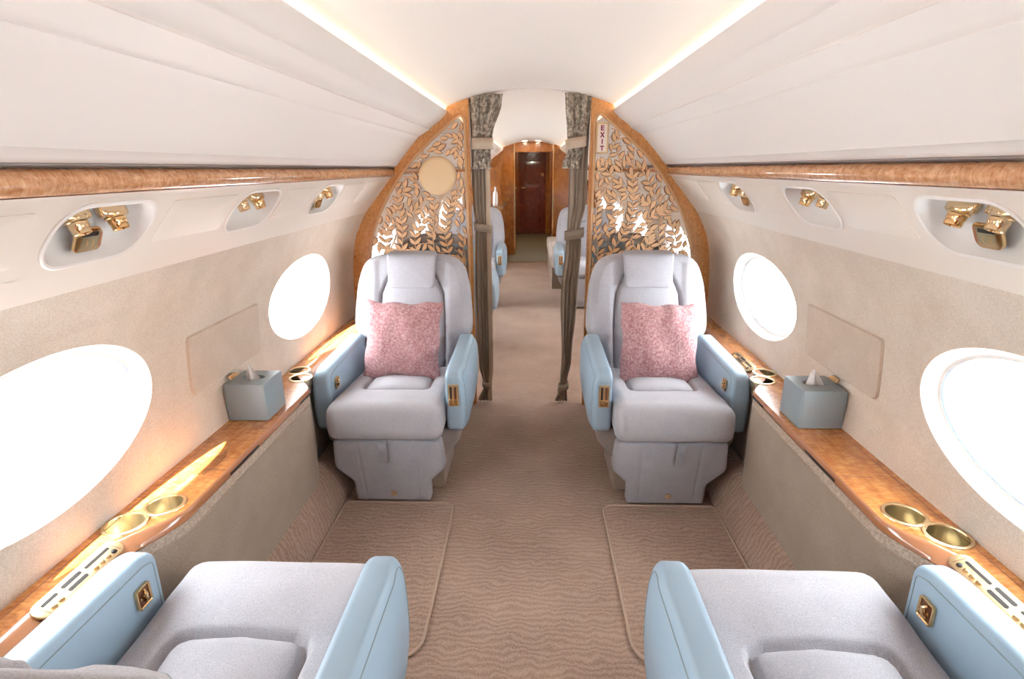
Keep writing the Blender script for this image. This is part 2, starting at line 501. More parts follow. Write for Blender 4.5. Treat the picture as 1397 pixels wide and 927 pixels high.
for sname, s in SIDES:
    o = extrude_profile('ceiling_panel_' + sname, BIN_TOP, s, M['headliner'], angle=50)
    struct(o, 'white curved headliner panel above the %s wood rail' % sname)
    o = extrude_profile('trim_gap_' + sname, GAP, s, M['grey_gap'])
    struct(o)
    o = extrude_profile('trim_%d' % (1 if s < 0 else 2), RAIL, s, M['wood_rail'], angle=60)
    struct(o, 'polished figured wood rail along the top of the %s wall' % sname)
    # wall with elliptical window holes
    mb = MB()
    zt, zb = WZ + .225, WZ - .225
    def wx(z): return lerp_prof(WALL, z)
    ys = [Y0]
    for yc in WIN_Y: ys += [yc - .40, yc + .40]
    ys.append(Y1)
    top = [p for p in WALL if p[1] > zt + .004]; bot = [p for p in WALL if p[1] < zb - .004]
    upper = top + [(wx(zt) + .0008, zt - .008)]; lower = [(wx(zb) + .0008, zb + .008)] + bot
    for pr in (upper, lower):
        mb.grid([[(s * x, y, z) for x, z in pr] for y in ys])
    mid = [(wx(zt + (zb - zt) * k / 14), zt + (zb - zt) * k / 14) for k in range(15)]
    for i in range(0, len(ys), 2):
        mb.grid([[(s * (x + .0008), y, z) for x, z in mid] for y in (ys[i] - .008, ys[i + 1] + .008)])
    for yc in WIN_Y:
        n = 72; ell = window_loop(yc, n)
        rect = []
        for (y, z) in ell:
            dy, dz = (y - yc) / .40, (z - WZ) / .225
            k = 1 / max(abs(dy), abs(dz))
            rect.append((yc + (y - yc) * k, WZ + (z - WZ) * k))
        snap(rect, [(yc + a * .40, WZ + b * .225) for a in (-1, 1) for b in (-1, 1)])
        rows = []
        for f in (0, .35, .7, 1):
            rows.append([(s * wx(z0 + (z1 - z0) * f), y0 + (y1 - y0) * f, z0 + (z1 - z0) * f) for (y0, z0), (y1, z1) in zip(ell, rect)])
        mb.grid(rows, False, True)
    o = mb.build('wall_' + sname, M['suede'], None, True, 30)
    struct(o, 'pale suede-covered %s cabin wall with oval windows' % sname)
    # windows
    for yc in WIN_Y:
        win_no += 1
        w = MB(); n = 72
        spec = [(1.0, .0005, -.001), (1.0, -.002, .001), (1.0, -.004, .006), (1.0, -.014, .032), (1.0, -.017, .034), (1.0, -.026, .035)]
        rows = []
        for sc, ad, dep in spec:
            rows.append([(s * (wx(z) + dep), y, z) for y, z in window_loop(yc, n, sc, ad)])
        w.grid(rows, False, True)
        wo = w.build('window_%d' % win_no, M['white_plastic'], None, True, 40)
        struct(wo, 'oval cabin window in the %s wall' % sname)
        w = MB()      # outer pane frame, a second thin ring beyond a gap
        rows = []
        for ad, dep in ((-.016, .038), (-.021, .038), (-.025, .041), (-.025, .056), (-.016, .056)):
            rows.append([(s * (wx(z) + dep), y, z) for y, z in window_loop(yc, n, 1, ad)])
        w.grid(rows, False, True)
        w.build('window_frame', M['pane_frame'], wo, True, 40)
        w = MB()
        loop = window_loop(yc, n, 1, -.022)
        w.add([(s * (wx(WZ) + .050 + (wx(z) - wx(WZ)) * 1.0), y, z) for y, z in loop] + [(s * (wx(WZ) + .050), yc, WZ)], [(k, (k + 1) % n, n) for k in range(n)])
        w.build('pane', M['glass'], wo, True)
    # valance (passenger service panel strip) with recess holes
    va = MB()
    PS = [(1.105, 'L'), (1.74, 'S'), (2.372, 'L')]
    HA, HB, HR, TC = .132, .070, .060, .100
    def vp(y, t, d=0.0):
        p = VA + VDIR * t + VNRM * d
        return (s * p.x, y, p.z)
    def stadium(a, b, r, n=64):
        return resample(round_poly([(-a, -b), (a, -b), (a, b), (-a, b)], r, 8), n)
    ys = [Y0]
    for yc, _ in PS: ys += [yc - .16, yc + .16]
    ys.append(Y1)
    T0, T1 = .012, .188
    va.grid([[(s * .815, y, 1.45), (s * .806, y, 1.412), vp(y, 0), vp(y, T0, -.0006), vp(y, T0 + .006, -.0006)] for y in ys])
    va.grid([[vp(y, t) for t in (T1 + .001, VLEN - .006, VLEN)] for y in ys])
    va.grid([[vp(y, t, -.0008) for t in (T1 - .008, T1 + .01)] for y in ys])
    va.grid([[vp(y, t, d) for t, d in ((VLEN, 0), (VLEN + .003, -.003), (VLEN + .002, -.012))] for y in ys])
    for i in range(0, len(ys), 2):
        va.grid([[vp(y, t, -.0006) for t in (T0 - .004, T1 + .004)] for y in (ys[i] - .006, ys[i + 1] + .006)])
    for yc, _ in PS:
        hole = stadium(HA, HB, HR)
        tm = (T0 + T1) / 2; hh = (T1 - T0) / 2
        rect = []
        for p in hole:
            k = 1 / max(abs(p.x) / .16, abs(p.y + TC - tm) / hh) if True else 1
            rect.append((p.x * k, tm + (p.y + TC - tm) * k))
        snap(rect, [(a, b) for a in (-.16, .16) for b in (T0, T1)])
        va.grid([[vp(yc + p.x, TC + p.y) for p in hole], [vp(yc + q[0], q[1]) for q in rect]], False, True)
    vo = va.build('trim_%d' % (3 if s < 0 else 4), M['valance'], None, True, 30)
    struct(vo, 'cream service panel strip sloping below the %s wood rail' % sname)
    # blank access panels, thin outlined plates on the strip
    for ya, yb in ((.40, .92), (1.29, 1.585), (1.905, 2.18), (2.54, 2.82), (2.86, 3.2)):
        hw = (yb - ya) / 2
        ap = slab(round_poly([(-hw, -.062), (hw, -.062), (hw, .062), (-hw, .062)], .012, 4), .006, .0016, rings=1, arc=2)
        ap.v = [vp((ya + yb) / 2 + x, .094 + y, z - .0012) for x, y, z in ap.v]
        ap.build('access_panel', M['valance'], vo, True, 30)
    # service units
    for idx, (yc, kind) in enumerate(PS):
        where = ('nearest the camera', 'middle of three', 'nearest the partition')[idx]
        org = Vector(vp(yc, TC))
        u = empty('service_unit', org)
        tag(u, 'oval recess with gold reading light and vent on the %s, %s' % (sname, where), 'reading light', 'service units in the cream strips')
        def rel(y, t, d): return tuple(Vector(vp(yc + y, TC + t, d)) - org)
        b = MB(); rows = []
        for g, d in ((.010, -.002), (.010, .003), (.006, .005), (.001, .003), (-.001, -.004)):
            rows.append([rel(p.x, p.y, d) for p in stadium(HA + g, HB + g, HR + g)])
        b.grid(rows, False, True).build('bezel', M['white_plastic'], u)
        b = MB(); rows = []
        for sx, sy, d, sh in ((1, 1, -.003, 0), (.97, .95, -.015, 0), (.93, .88, -.028, -.002), (.85, .75, -.040, -.006), (.70, .55, -.047, -.010), (.4, .3, -.050, -.012), (.05, .04, -.050, -.012)):
            rows.append([rel(p.x * sx, p.y * sy + sh, d) for p in stadium(HA - .0005, HB - .0005, HR)])
        b.grid(rows, False, True)
        b.f.append(tuple(range(len(b.v) - 64, len(b.v)))); b.m.append(0)
        b.build('recess', M['white_plastic'], u)
        # a light and an air vent: oval base, stepped barrel pointing down into the cabin
        for q, (oy, pn) in enumerate(((-.048, 'reading_light'), (.058, 'air_vent'))):
            base = Vector(rel(oy, -.018, -.034))
            zax = Vector((s * -.35, .0, -1)).normalized(); xax = Vector((0, 1, 0)); yax = zax.cross(xax)
            mt = Matrix.Translation(base) @ Matrix((xax, yax, zax)).transposed().to_4x4()
            f = MB(); rows = []
            for k, h in ((1, -.012), (1, .004), (.92, .008), (.6, .010)):
                rows.append([(.038 * k * cos(a * pi / 16), .021 * k * sin(a * pi / 16), h) for a in range(32)])
            f.grid(rows, False, True).xf(mt)
            po = f.build(pn, M['brass'], u)
            f = MB().lathe([(.002, .004), (.021, .004), (.0215, .012), (.018, .014), (.018, .022), (.0165, .024), (.0165, .036), (.0145, .037), (.0135, .030), (.001, .029)], 28)
            f.xf(mt).build('barrel', M['gold'] if q else M['brass'], po)
        if kind == 'L':
            sw = slab(round_poly([(-.036, -.026), (.036, -.026), (.036, .026), (-.036, .026)], [.012, .012, .02, .02], 5), .008, .003, rings=2)
            base = Vector(rel(-.004, .030, -.016))
            ex = Vector((0, 1, 0)); ez = Vector((s * -.80, 0, -.35)).normalized(); ey = ez.cross(ex)
            mt = Matrix.Translation(base) @ Matrix((ex, ey, ez)).transposed().to_4x4()
            sw.xf(mt)
            so = sw.build('switch_plate', M['gold'], u)
            k = MB().box((-.020, -.012 * (1 if ey.z > 0 else -1) - .004, .0035), (.020, -.012 * (1 if ey.z > 0 else -1) + .004, .0050))
            k.v = [(x, -y, z) for x, y, z in k.v]
            k.xf(mt).build('switch_slot', M['black_slot'], so, False)
            for qx in (-.008, .008):
                k = MB().tube([(qx + .004 * cos(a), -.007 * (1 if ey.z > 0 else -1) + .006 * sin(a), .0042) for a in (-1.2, -.6, 0, .6, 1.2)], .0009, 5)
                k.xf(mt).build('switch_button', M['gold_satin'], so)
    # cove light strip
    c = MB().grid([[(s * .551, y, 1.706), (s * .551, y, 1.748)] for y in (Y0 + .02, 3.27)])
    c.box((s * .552 - .002, Y0 + .02, 1.704), (s * .552 + .002, 3.27, 1.75))
    c = MB().box((min(s * .546, s * .550), Y0 + .02, 1.706), (max(s * .546, s * .550), Y1 - .1, 1.748))
    o = c.build('light_strip', M['cove'], None, False)
    tag(local_origin(o, (s * .548, 1.6, 1.706)), 'warm white light strip glowing in the %s ceiling cove' % sname, 'light', 'cove light strips')
    # baseboard: carpeted slope at the foot of the side ledge
    cb = MB(); prof = [(.827, .002), (.835, .03), (.856, .09), (.880, .150), (.893, .175), (.91, .19), (.95, .195)]
    cb.grid([[(s * x, y, z) for x, z in prof] for y in [.1 + 3.1 * k / 40 for k in range(41)]])
    o = cb.build('baseboard_' + sname, M['carpet_curb'], None, True, 60)
    struct(o, 'sloping carpet-covered kick board along the foot of the %s side ledge' % sname)

# end walls of the cabin
o = MB().box((-1.1, Y0 - .05, -.03), (1.1, Y0, 1.9)).build('wall_forward', M['wood_aft'], None, False); struct(o)

# ------------------------------------------------------------------ side ledges
def xin(y):
    k = smooth01(1.05, 1.25, y) * (1 - smooth01(2.05, 2.25, y))
    return .956 + (.886 - .956) * k, k
LEDGE_Z = .60
for sname, s in SIDES:
    root = empty('side_ledge', (s * .97, 1.7, 0))
    tag(root, 'glossy wood side ledge under the %s windows with gold cup holders' % sname, 'ledge', 'side ledges')
    R0 = Vector((s * .97, 1.7, 0))
    def put(mb, name, mat, par=None, **kw):
        mb.v = [tuple(Vector(p) - R0) for p in mb.v]
        return mb.build(name, mat, par or root, **kw)
    NY = 150; ylist = [-.3 + (3.27 + .3) * k / NY for k in range(NY + 1)]
    cups = [((.960, 1.253), .0430), ((1.008, 1.170), .0430), ((1.012, 2.276), .040), ((.970, 2.188), .040)]
    inner = []
    for y in ylist:
        x, k = xin(y); inner.append((x + .040 * (1 - k) + .006, y))
    outer = [(1.063, 3.27), (1.063, -.3)]
    holes = [[(cx + r * cos(2 * pi * k / 28), cy + r * sin(2 * pi * k / 28)) for k in range(28)] for (cx, cy), r in cups]
    pts, fs = poly_fill(inner + outer, holes)
    put(MB().add([(s * p.x, p.y, LEDGE_Z) for p in pts], fs), 'ledge_top', M['wood'], smooth=False)
    rows = []
    for y in ylist:
        x, k = xin(y); w = 1 - k
        pr = [(x + .006 + .040 * w, LEDGE_Z), (x + .0015 + .036 * w, LEDGE_Z - .001), (x - .001 + .030 * w, LEDGE_Z - .005), (x - .002 + .012 * w, LEDGE_Z - .014 - .004 * w),
              (x - .002, LEDGE_Z - .022 - .006 * w), (x + .001, LEDGE_Z - .029 - .006 * w), (x + .010, LEDGE_Z - .032 - .006 * w)]
        rows.append([(s * a, y, b) for a, b in pr])
    put(MB().grid(rows), 'bullnose_edge', M['bull'], angle=60)
    rows = []
    for y in ylist:
        x, k = xin(y)
        rows.append([(s * a, y, b) for a, b in ((x + .009, .575), (x + .006, .570), (x + .006, .536), (x + .010, .532))])
    put(MB().grid(rows), 'fabric_band', M['band'])
    rows = []
    for y in ylist:
        x, k = xin(y)
        rows.append([(s * a, y, b) for a, b in ((x + .012, .534), (x + .005, .531), (x + .004, .526), (x + .003, .40), (x + .004, .28), (x + .006, .12))])
    put(MB().grid(rows), 'side_panel', M['taupe'], angle=60)
    put(MB().tube([(s * (xin(y)[0] + .0055), y, .5335) for y in ylist[::2]], .0016, 6), 'piping', M['cord'])
    # straight line where the fold-out leaf starts, and its finger slots in the edge
    for ya, yb in ((1.44, 1.46), (2.085, 2.09)):
        pass
    for yj in (1.435, 2.075):
        put(MB().box((min(s * .895, s * .985), yj - .0008, .5995), (max(s * .895, s * .985), yj + .0008, .6004)), 'leaf_joint', M['leaf_edge'], smooth=False)
    put(MB().box((min(s * 1.040, s * 1.0415), -.3, .5995), (max(s * 1.040, s * 1.0415), 3.26, .6004)), 'inlay_line', M['leaf_edge'], smooth=False)
    for ya, yb in ((1.44, 1.62), (1.96, 2.06)):
        put(MB().box((min(s * .8828, s * .889), ya, .5785), (max(s * .8828, s * .889), yb, .5865)), 'finger_slot', M['black_slot'], smooth=False)
    for (cx, cy), r in cups:
        c = MB().lathe([(r + .010, .0004), (r + .009, .0030), (r + .005, .0045), (r + .001, .0035), (r - .0005, -.001)], 36)
        c.xf(Matrix.Translation((s * cx, cy, LEDGE_Z)))
        co = put(c, 'cup_holder', M['gold_satin'])
        c = MB().lathe([(r - .0005, 0), (r - .001, -.062), (r - .008, -.066), (.001, -.066)], 36)
        c.xf(Matrix.Translation((s * cx, cy, LEDGE_Z)))
        put(c, 'cup_well', M['cup_inner'], co)
    for (a, b) in ((0, 1), (2, 3)):
        (x1, y1), r1 = cups[a]; (x2, y2), r2 = cups[b]
        mx, my = (x1 + x2) / 2, (y1 + y2) / 2
        d = Vector((x2 - x1, y2 - y1)).normalized(); nrm = Vector((-d.y, d.x))
        pl = [(mx + nrm.x * h + d.x * e, my + nrm.y * h + d.y * e) for h, e in ((-.030, -.014), (-.022, 0), (-.030, .014), (0, .006), (.030, .014), (.022, 0), (.030, -.014), (0, -.006))]
        put(MB().add([(s * x, y, LEDGE_Z + .0025) for x, y in pl], [tuple(range(8))]), 'cup_bridge', M['gold_satin'], smooth=False)
    # control plates
    plates = [(.985, 'near')] + ([(2.44, 'far')] if s > 0 else [])
    for yc, _ in plates:
        L = .118
        pl = slab(round_poly([(-L, -.024), (L, -.024), (L, .024), (-L, .024)], .022, 6), .007, .002, rings=2)
        fl_ = 1 if yc < 1.5 else -1        # long slot end lies toward the cabin middle
        ex = Vector((0, fl_, 0)); ez = Vector((-s * .36, 0, .93)).normalized(); ey = ez.cross(ex)
        mt = Matrix.Translation((s * .978, yc, .5955)) @ Matrix((ex, ey, ez)).transposed().to_4x4()
        inward = -1 if (Matrix((ex, ey, ez)).transposed() @ Vector((0, 1, 0))).x * s > 0 else 1
        po = put(pl.xf(mt), 'control_plate', M['gold_satin'])
        def slot(x0, x1, y, w, mat=M['black_slot'], nm='control_slot'):
            q = slab(round_poly([(x0, y - w), (x1, y - w), (x1, y + w), (x0, y + w)], w, 4), .0016, .0004, rings=1, arc=1)
            q.v = [(a, b * inward, c + .0036) for a, b, c in q.v]
            put(q.xf(mt), nm, mat, po)
        slot(.020, .092, -.007, .0036); slot(-.042, .010, -.009, .0045); slot(-.042, .010, .007, .0045); slot(-.095, -.055, -.008, .0036)
        for bx in (.030, .049, .068, .087, -.066, -.085):
            q = MB().lathe([(.0066, .003), (.0064, .0052), (.005, .0060), (.0005, .0062)], 16)
            q.xf(Matrix.Translation((bx, .010 * inward, 0)))
            put(q.xf(mt), 'control_button', M['gold'] if bx != .087 else M['black_slot'], po)
        for bx in (.100, -.100):
            q = MB().box((bx - .0006, -.016, .0034), (bx + .0006, .016, .0038))
            put(q.xf(mt), 'plate_line', M['leaf_edge'], po, smooth=False)
    # printed notice on the left ledge: five short lines of small dark type, too small to read
    if s < 0:
        rnd = random.Random(4); q = MB()
        for row in range(6):
            x = -.982 + row * .0088; y = 1.405 + rnd.random() * .01 + (.02 if row in (0, 5) else 0)
            yend = 1.545 - (.03 if row in (0, 5) else 0) - rnd.random() * .01
            while y < yend:
                w = .004 + rnd.random() * .008
                z = .6008
                q.add([(x, y, z), (x + .0052, y, z), (x + .0052, y + w, z), (x, y + w, z)], [(0, 1, 2, 3)])
                y += w + .0025
        o = put(q, 'printed_notice', M['leaf_edge'], smooth=False)
        tag(o, 'small dark printed notice on the wood', kind='stuff')

# ------------------------------------------------------------------ stowage panels on the walls
def wall_plate(y0, y1, z0, z1, s, off, thick, r, rad):
    hw, hh = (y1 - y0) / 2, (z1 - z0) / 2
    q = slab(round_poly([(-hw, -hh), (hw, -hh), (hw, hh), (-hw, hh)], rad, 5), thick, r, rings=8, n=96)
    yc, zc = (y0 + y1) / 2, (z0 + z1) / 2
    q.v = [(s * (lerp_prof(WALL, zc + y) - off - z), yc + x, zc + y) for x, y, z in q.v]
    return q
for sname, s in SIDES:
    o0 = Vector((s * 1.05, 1.83, .86))
    q = wall_plate(1.600, 2.060, .764, .958, s, .0025, .010, .003, [.022, .022, .006, .006])
    q.v = [tuple(Vector(p) - o0) for p in q.v]
    r = empty('stowage_panel', o0)
    tag(r, 'suede stowage door set flush in the %s wall between two windows' % sname, 'panel', 'wall stowage doors')
    q.build('door_face', M['tray'], r)
    q = wall_plate(1.5975, 2.0625, .7615, .9605, s, .0005, .003, .001, [.024, .024, .008, .008])
    q.v = [tuple(Vector(p) - o0) for p in q.v]
    q.build('shadow_frame', M['tray'], r)
    q = slab(round_poly([(-.030, -.012), (.030, -.012), (.022, .010), (-.022, .010)], .004, 3), .010, .003, rings=1)
    q.v = [(s * (1.062 - .012 - z * .8 + y * .5), 1.82 + x, .752 + y * .5) for x, y, z in q.v]
    q.v = [tuple(Vector(p) - o0) for p in q.v]
    q.build('latch', M['brass'], r)

# ------------------------------------------------------------------ seats
SEAT_C, CW = .605, .243
PIV = [.555, radians(16.5), 0]
def back_xf():
    RECL = PIV[1]
    # local slab (x, h, d): h up the back, front (+d) toward -y
    m = Matrix(((1, 0, 0, 0), (0, sin(RECL), -cos(RECL), 0), (0, cos(RECL), sin(RECL), 0), (0, 0, 0, 1)))
    return Matrix.Translation((0, PIV[0], .47)) @ m
def make_seat(m):
    """seat with its front to -y; m = +1 puts the aisle arm at +x"""
    root = empty('cabin_seat')
    # cushion
    pad = [(-.140, .70), (-.147, .150), (-.139, .128), (-.115, .116), (0, .109), (.115, .116), (.139, .128), (.147, .150), (.140, .70)]
    def warp(v):
        x, y, z = v
        Y = y + .18                 # local y, front edge at -.115
        if z > -.02:
            k = smooth01(-.02, .05, z)
            front = smooth01(.14, -.02, Y)
            d = seg_dist(x, Y, pad)
            groove = -.026 * math.exp(-(d / .008) ** 2) - .006 * math.exp(-(d / .035) ** 2)
            inside = 1 if (abs(x) < .145 and Y > .114) else 0
            z += k * (.012 * front + groove * smooth01(.50, .40, Y + .0) + .006 * (1 - (x / .243) ** 2) - (.007 * inside * smooth01(0, .02, d)) + .010 * max(0, 1 - (x / .145) ** 2) * inside * smooth01(0, .03, d) - .018 * smooth01(.1, .5, Y))
            z += k * .004 * sin(x * 23 + Y * 9) * .3
        if Y < -.02:
            y -= .012 * (1 - (z / .085) ** 2) * smooth01(-.02, -.1, Y)
            x *= 1 + .01 * smooth01(-.02, -.1, Y)
        return (x, y, z)
    c = soft_box(2 * CW, .60, .15, .045, (72, 84, 12), warp)
    c.xf(Matrix.Translation((0, .185, .424)))
    c.build('seat_cushion', M['fabric'], root, angle=80)
    # backrest
    half = [(.215, -.07), (.238, .05), (.264, .125), (.298, .158), (.309, .215), (.312, .33), (.314, .49), (.300, .555), (.22, .574)] if PIV[2] else [(.215, -.07), (.238, .05), (.264, .125), (.298, .158), (.309, .215), (.302, .33), (.288, .435), (.250, .530), (.165, .570)]
    out = [(-.215, -.07)] + half + [(0, .577)] + [(-a, b) for a, b in half[:0:-1]]
    loop = [Vector((p.x, p.y)) for p in catmull([(a, b, 0) for a, b in out[1:]], 7)]
    loop = [Vector((-.215, -.07))] + loop
    seam = [(-.168, -.1), (-.168, .24), (-.160, .36), (-.136, .420), (-.11, .46), (.11, .46), (.136, .420), (.160, .36), (.168, .24), (.168, -.1)]
    def bdisp(x, h):
        d = seg_dist(x, h, seam)
        ins = abs(x) < .165 and h < .44
        e = smooth01(.30, .20, abs(x)) 
        z = -.022 * math.exp(-(d / .007) ** 2) - .004 * math.exp(-(d / .03) ** 2)
        z += (.008 * (1 - (x / .165) ** 2) if ins else .010 * smooth01(.165, .20, abs(x)) * (1 - smooth01(.22, .31, abs(x)) * .8))
        z -= .012 * math.exp(-((h - .14) / .02) ** 2) * smooth01(.19, .22, abs(x))
        return z
    b = slab(loop, .115, .045, .006, .02, rings=44, arc=6, disp=bdisp, n=170)
    b.xf(back_xf())
    b.build('backrest', M['fabric'], root, angle=80)
    hr = slab(round_poly([(-.118, .388), (.118, .388), (.130, .592), (-.130, .592)], [.02, .02, .03, .03], 5), .026, .011, .006, rings=6, n=80)
    hr.v = [(x, h - (.006 * smooth01(.55, .592, h)), z + .074 - (.042 * smooth01(.540, .592, h) ** 1.5)) for x, h, z in hr.v]
    if PIV[2]: hr.v = [(x, h - .022, z - .014) for x, h, z in hr.v]
    hr.xf(back_xf())
    hr.build('headrest', M['fabric'], root, angle=80)
    # rear shell of the back
    sh = slab([(p.x * .94, p.y * .97 + .005) for p in loop], .05, .02, 0, .03, rings=8, n=100)
    sh.xf(back_xf() @ Matrix.Translation((0, 0, -.075)))
    sh.build('back_shell', M['leather'], root, angle=80)
    # arms: side outline (y, z)
    arm = round_poly([(-.004, .350), (-.006, .612), (.045, .628), (.53, .640), (.575, .60), (.52, .400), (.34, .345)], [.02, .058, .06, .05, .06, .12, .1], 7)
    for k in (1, -1):
        a = slab(arm, .084, .020, .004, .004, rings=7, arc=5, n=130)
        xc = k * m * .290
        sg = k * m
        # x from thickness; taper the top inward on the outer side, belly lower down
        vv = []
        for y, z, d in a.v:
            out_ = max(0.0, d / .042) if True else 0
            bow = .010 * out_ * (1 - ((z - .47) / .16) ** 2) - .012 * out_ * smooth01(.56, .63, z)
            narrow = .010 * out_ * smooth01(.10, 0, y)
            vv.append((xc + sg * (d + bow - narrow), y, z))
        a.v = vv
        ao = a.build('armrest', M['leather'], root, angle=60)
        # stitched seam along the upper edges, both faces
        st = [p for p in offset_in(resample(arm, 130), .022)]
        for face, nm in ((1, 'stitch_seam'), (-1, 'stitch_seam')):
            line = [p for p in st if p.y > .40 and p.x < .53 and (p.y > .555 or p.x < .05)]
            line.sort(key=lambda p: math.atan2(p.y - .45, p.x - .28))
            line = line[::-1]
            pts = []
            for p in line:
                out_ = face
                bow = (.010 * (1 - ((p.y - .47) / .16) ** 2) - .012 * smooth01(.56, .63, p.y) - .010 * smooth01(.10, 0, p.x)) if face > 0 else 0
                pts.append((xc + sg * (face * .0423 + bow), p.x, p.y))
            MB().tube(pts, .0016, 5).build(nm, M['box_leather'], ao)
        if k == 1:      # aisle arm: gold lever plate on the front face
            pl = slab(round_poly([(-.0225, -.050), (.0225, -.050), (.0225, .050), (-.0225, .050)], .004, 3), .006, .002, rings=1)
            tr = Matrix.Translation((xc - sg * .006, -.0075, .520)) @ Matrix(((1, 0, 0, 0), (0, 0, -1, 0), (0, 1, 0, 0), (0, 0, 0, 1)))
            pl.xf(tr).build('lever_plate', M['gold_satin'], ao)
            q = MB().box((-.014, -.022, .0028), (-.006, .040, .0036)).box((.004, -.022, .0028), (.014, .040, .0036), 1)
            q.xf(tr).build('lever_slot', [M['black_slot'], M['leaf_edge']], ao, False)
            for dx in (-.010, .009):
                q = slab(round_poly([(dx - .008, -.032), (dx + .008, -.032), (dx + .008, -.014), (dx - .008, -.014)], .003, 3), .012, .003, rings=1)
                q.v = [(x, y, z + .006) for x, y, z in q.v]
                q.xf(tr).build('lever_knob', M['gold'], ao)
            q = MB().box((-.018, -.046, .0028), (.018, -.034, .0050))
            q.xf(tr).build('lever_bar', M['gold'], ao, False)
        else:           # window arm: square gold pull on the inner face
            tr = Matrix.Translation((xc - sg * .0475, .070, .548)) @ Matrix(((0, 0, -sg, 0), (sg, 0, 0, 0), (0, 1, 0, 0), (0, 0, 0, 1)))
            lp = round_poly([(-.022, -.026), (.022, -.026), (.022, .026), (-.022, .026)], .007, 4)
            rows = []
            for d, z in ((0, -.002), (.0005, .004), (.003, .005), (.006, .003), (.0065, -.004)):
                rows.append([(p.x, p.y, z) for p in offset_in(lp, d)])
            f = MB().grid(rows, False, True); f.xf(tr).build('pull_frame', M['gold'], ao)
            f = MB().add([(p.x, p.y, .0008) for p in offset_in(lp, .005)], [tuple(range(len(lp)))])
            f.xf(tr).build('pull_recess', M['leaf_edge'], ao, False)
            f = MB().tube([(-.004, -.014, .002), (-.001, -.008, .009), (.002, 0, .010), (.001, .008, .009), (-.003, .014, .002)], .0035, 8)
            f.add([(-.012, -.004, .004), (.014, -.004, .004), (.014, .004, .004), (-.012, .004, .004)], [(0, 1, 2, 3)])
            f.xf(tr).build('pull_latch', M['gold'], ao)
    # base under the arms
    bs = slab(round_poly([(-.30, .345), (-.30, .285), (-.22, .19), (.22, .19), (.30, .285), (.30, .345)], [.01, .03, .03, .03, .03, .01], 4), .50, .02, rings=2, n=60)
    bs.xf(Matrix.Translation((0, .285, 0)) @ Matrix(((1, 0, 0, 0), (0, 0, -1, 0), (0, 1, 0, 0), (0, 0, 0, 1))))
    bs.build('seat_base', M['base_fabric'], root)
    pd = soft_box(.42, .34, .21, .012, (6, 6, 6)); pd.xf(Matrix.Translation((0, .27, .104)))
    pd.build('pedestal', M['taupe'], root)
    # leg rest, hanging in front
    fo = round_poly([(-.232, .345), (.232, .345), (.244, .20), (.170, .125), (.168, .018), (-.168, .018), (-.170, .125), (-.244, .20)], [.02, .02, .05, .03, .008, .008, .03, .05], 5)
    fr_seams = ([(-.125, .33), (-.118, .02)], [(.125, .33), (.118, .02)])
    def fdisp(x, h):
        return -.004 * math.exp(-(min(seg_dist(x, h, q) for q in fr_seams) / .004) ** 2)
    f = slab(fo, .075, .018, .005, 0, rings=34, arc=4, disp=fdisp, n=150)
    tr = Matrix.Translation((0, .000, 0)) @ Matrix(((1, 0, 0, 0), (0, -.16, -1, 0), (0, 1, 0, 0), (0, 0, 0, 1)))
    fo_ = f.xf(tr).build('leg_rest', M['foot_fabric'], root, angle=80)
    sx = -.012 if m > 0 else .03
    st = MB(); w = .017
    path = [(.340, .020), (.352, .044), (.340, .058), (.300, .060), (.262, .061), (.246, .056)]
    st.grid([[(sx - w, h, d), (sx + w, h, d)] for h, d in path])
    st.grid([[(sx - w, h, d - .004), (sx + w, h, d - .004)] for h, d in path])
    for e in (-w, w): st.grid([[(sx + e, h, d), (sx + e, h, d - .004)] for h, d in path])
    st.xf(tr).build('pull_strap', M['strap'], fo_, angle=60)
    bd = MB().lathe([(.013, .0), (.0135, .003), (.011, .0042), (.009, .003), (.0075, .0032), (.0065, .0045), (.0005, .005)], 24)
    bd.xf(tr @ Matrix.Translation((.008, .068, .0415))).build('gold_badge', M['gold_satin'], fo_)
    return root

SEAT_G = 'cabin seats'
seatA = make_seat(1)       # aisle arm at +x
seatB = make_seat(-1)
seatA.location = (-SEAT_C, 2.205, 0); seatB.location = (SEAT_C, 2.205, 0)
tag(seatA, 'grey and pale blue seat facing the camera on the left, with pink cushion', 'seat', SEAT_G)
tag(seatB, 'grey and pale blue seat facing the camera below the exit sign, with pink cushion', 'seat', SEAT_G)
PIV[:] = [.555, radians(17.35), 1]      # the pair by the camera is reclined a little further
n1 = make_seat(-1); n1.location = (-SEAT_C, 1.055, 0); n1.rotation_euler.z = pi
n2 = make_seat(1); n2.location = (SEAT_C, 1.055, 0); n2.rotation_euler.z = pi
tag(n1, 'empty grey and pale blue seat seen from above in the lower left corner, facing away', 'seat', SEAT_G)
tag(n2, 'empty grey and pale blue seat seen from above in the lower right corner, facing away', 'seat', SEAT_G)
a1 = copy_tree(seatA); a1.location = (-SEAT_C, 5.85, 0)
a2 = copy_tree(seatB); a2.location = (SEAT_C, 5.85, 0)
a3 = copy_tree(seatB); a3.location = (-SEAT_C, 4.75, 0); a3.rotation_euler.z = pi
tag(a1, 'pale seat in the rear cabin seen past the left curtain, facing the camera', 'seat', SEAT_G)
tag(a2, 'pale seat in the rear cabin seen past the right curtain, facing the camera', 'seat', SEAT_G)
tag(a3, 'pale blue seat just behind the left curtain, mostly hidden, facing away', 'seat', SEAT_G)

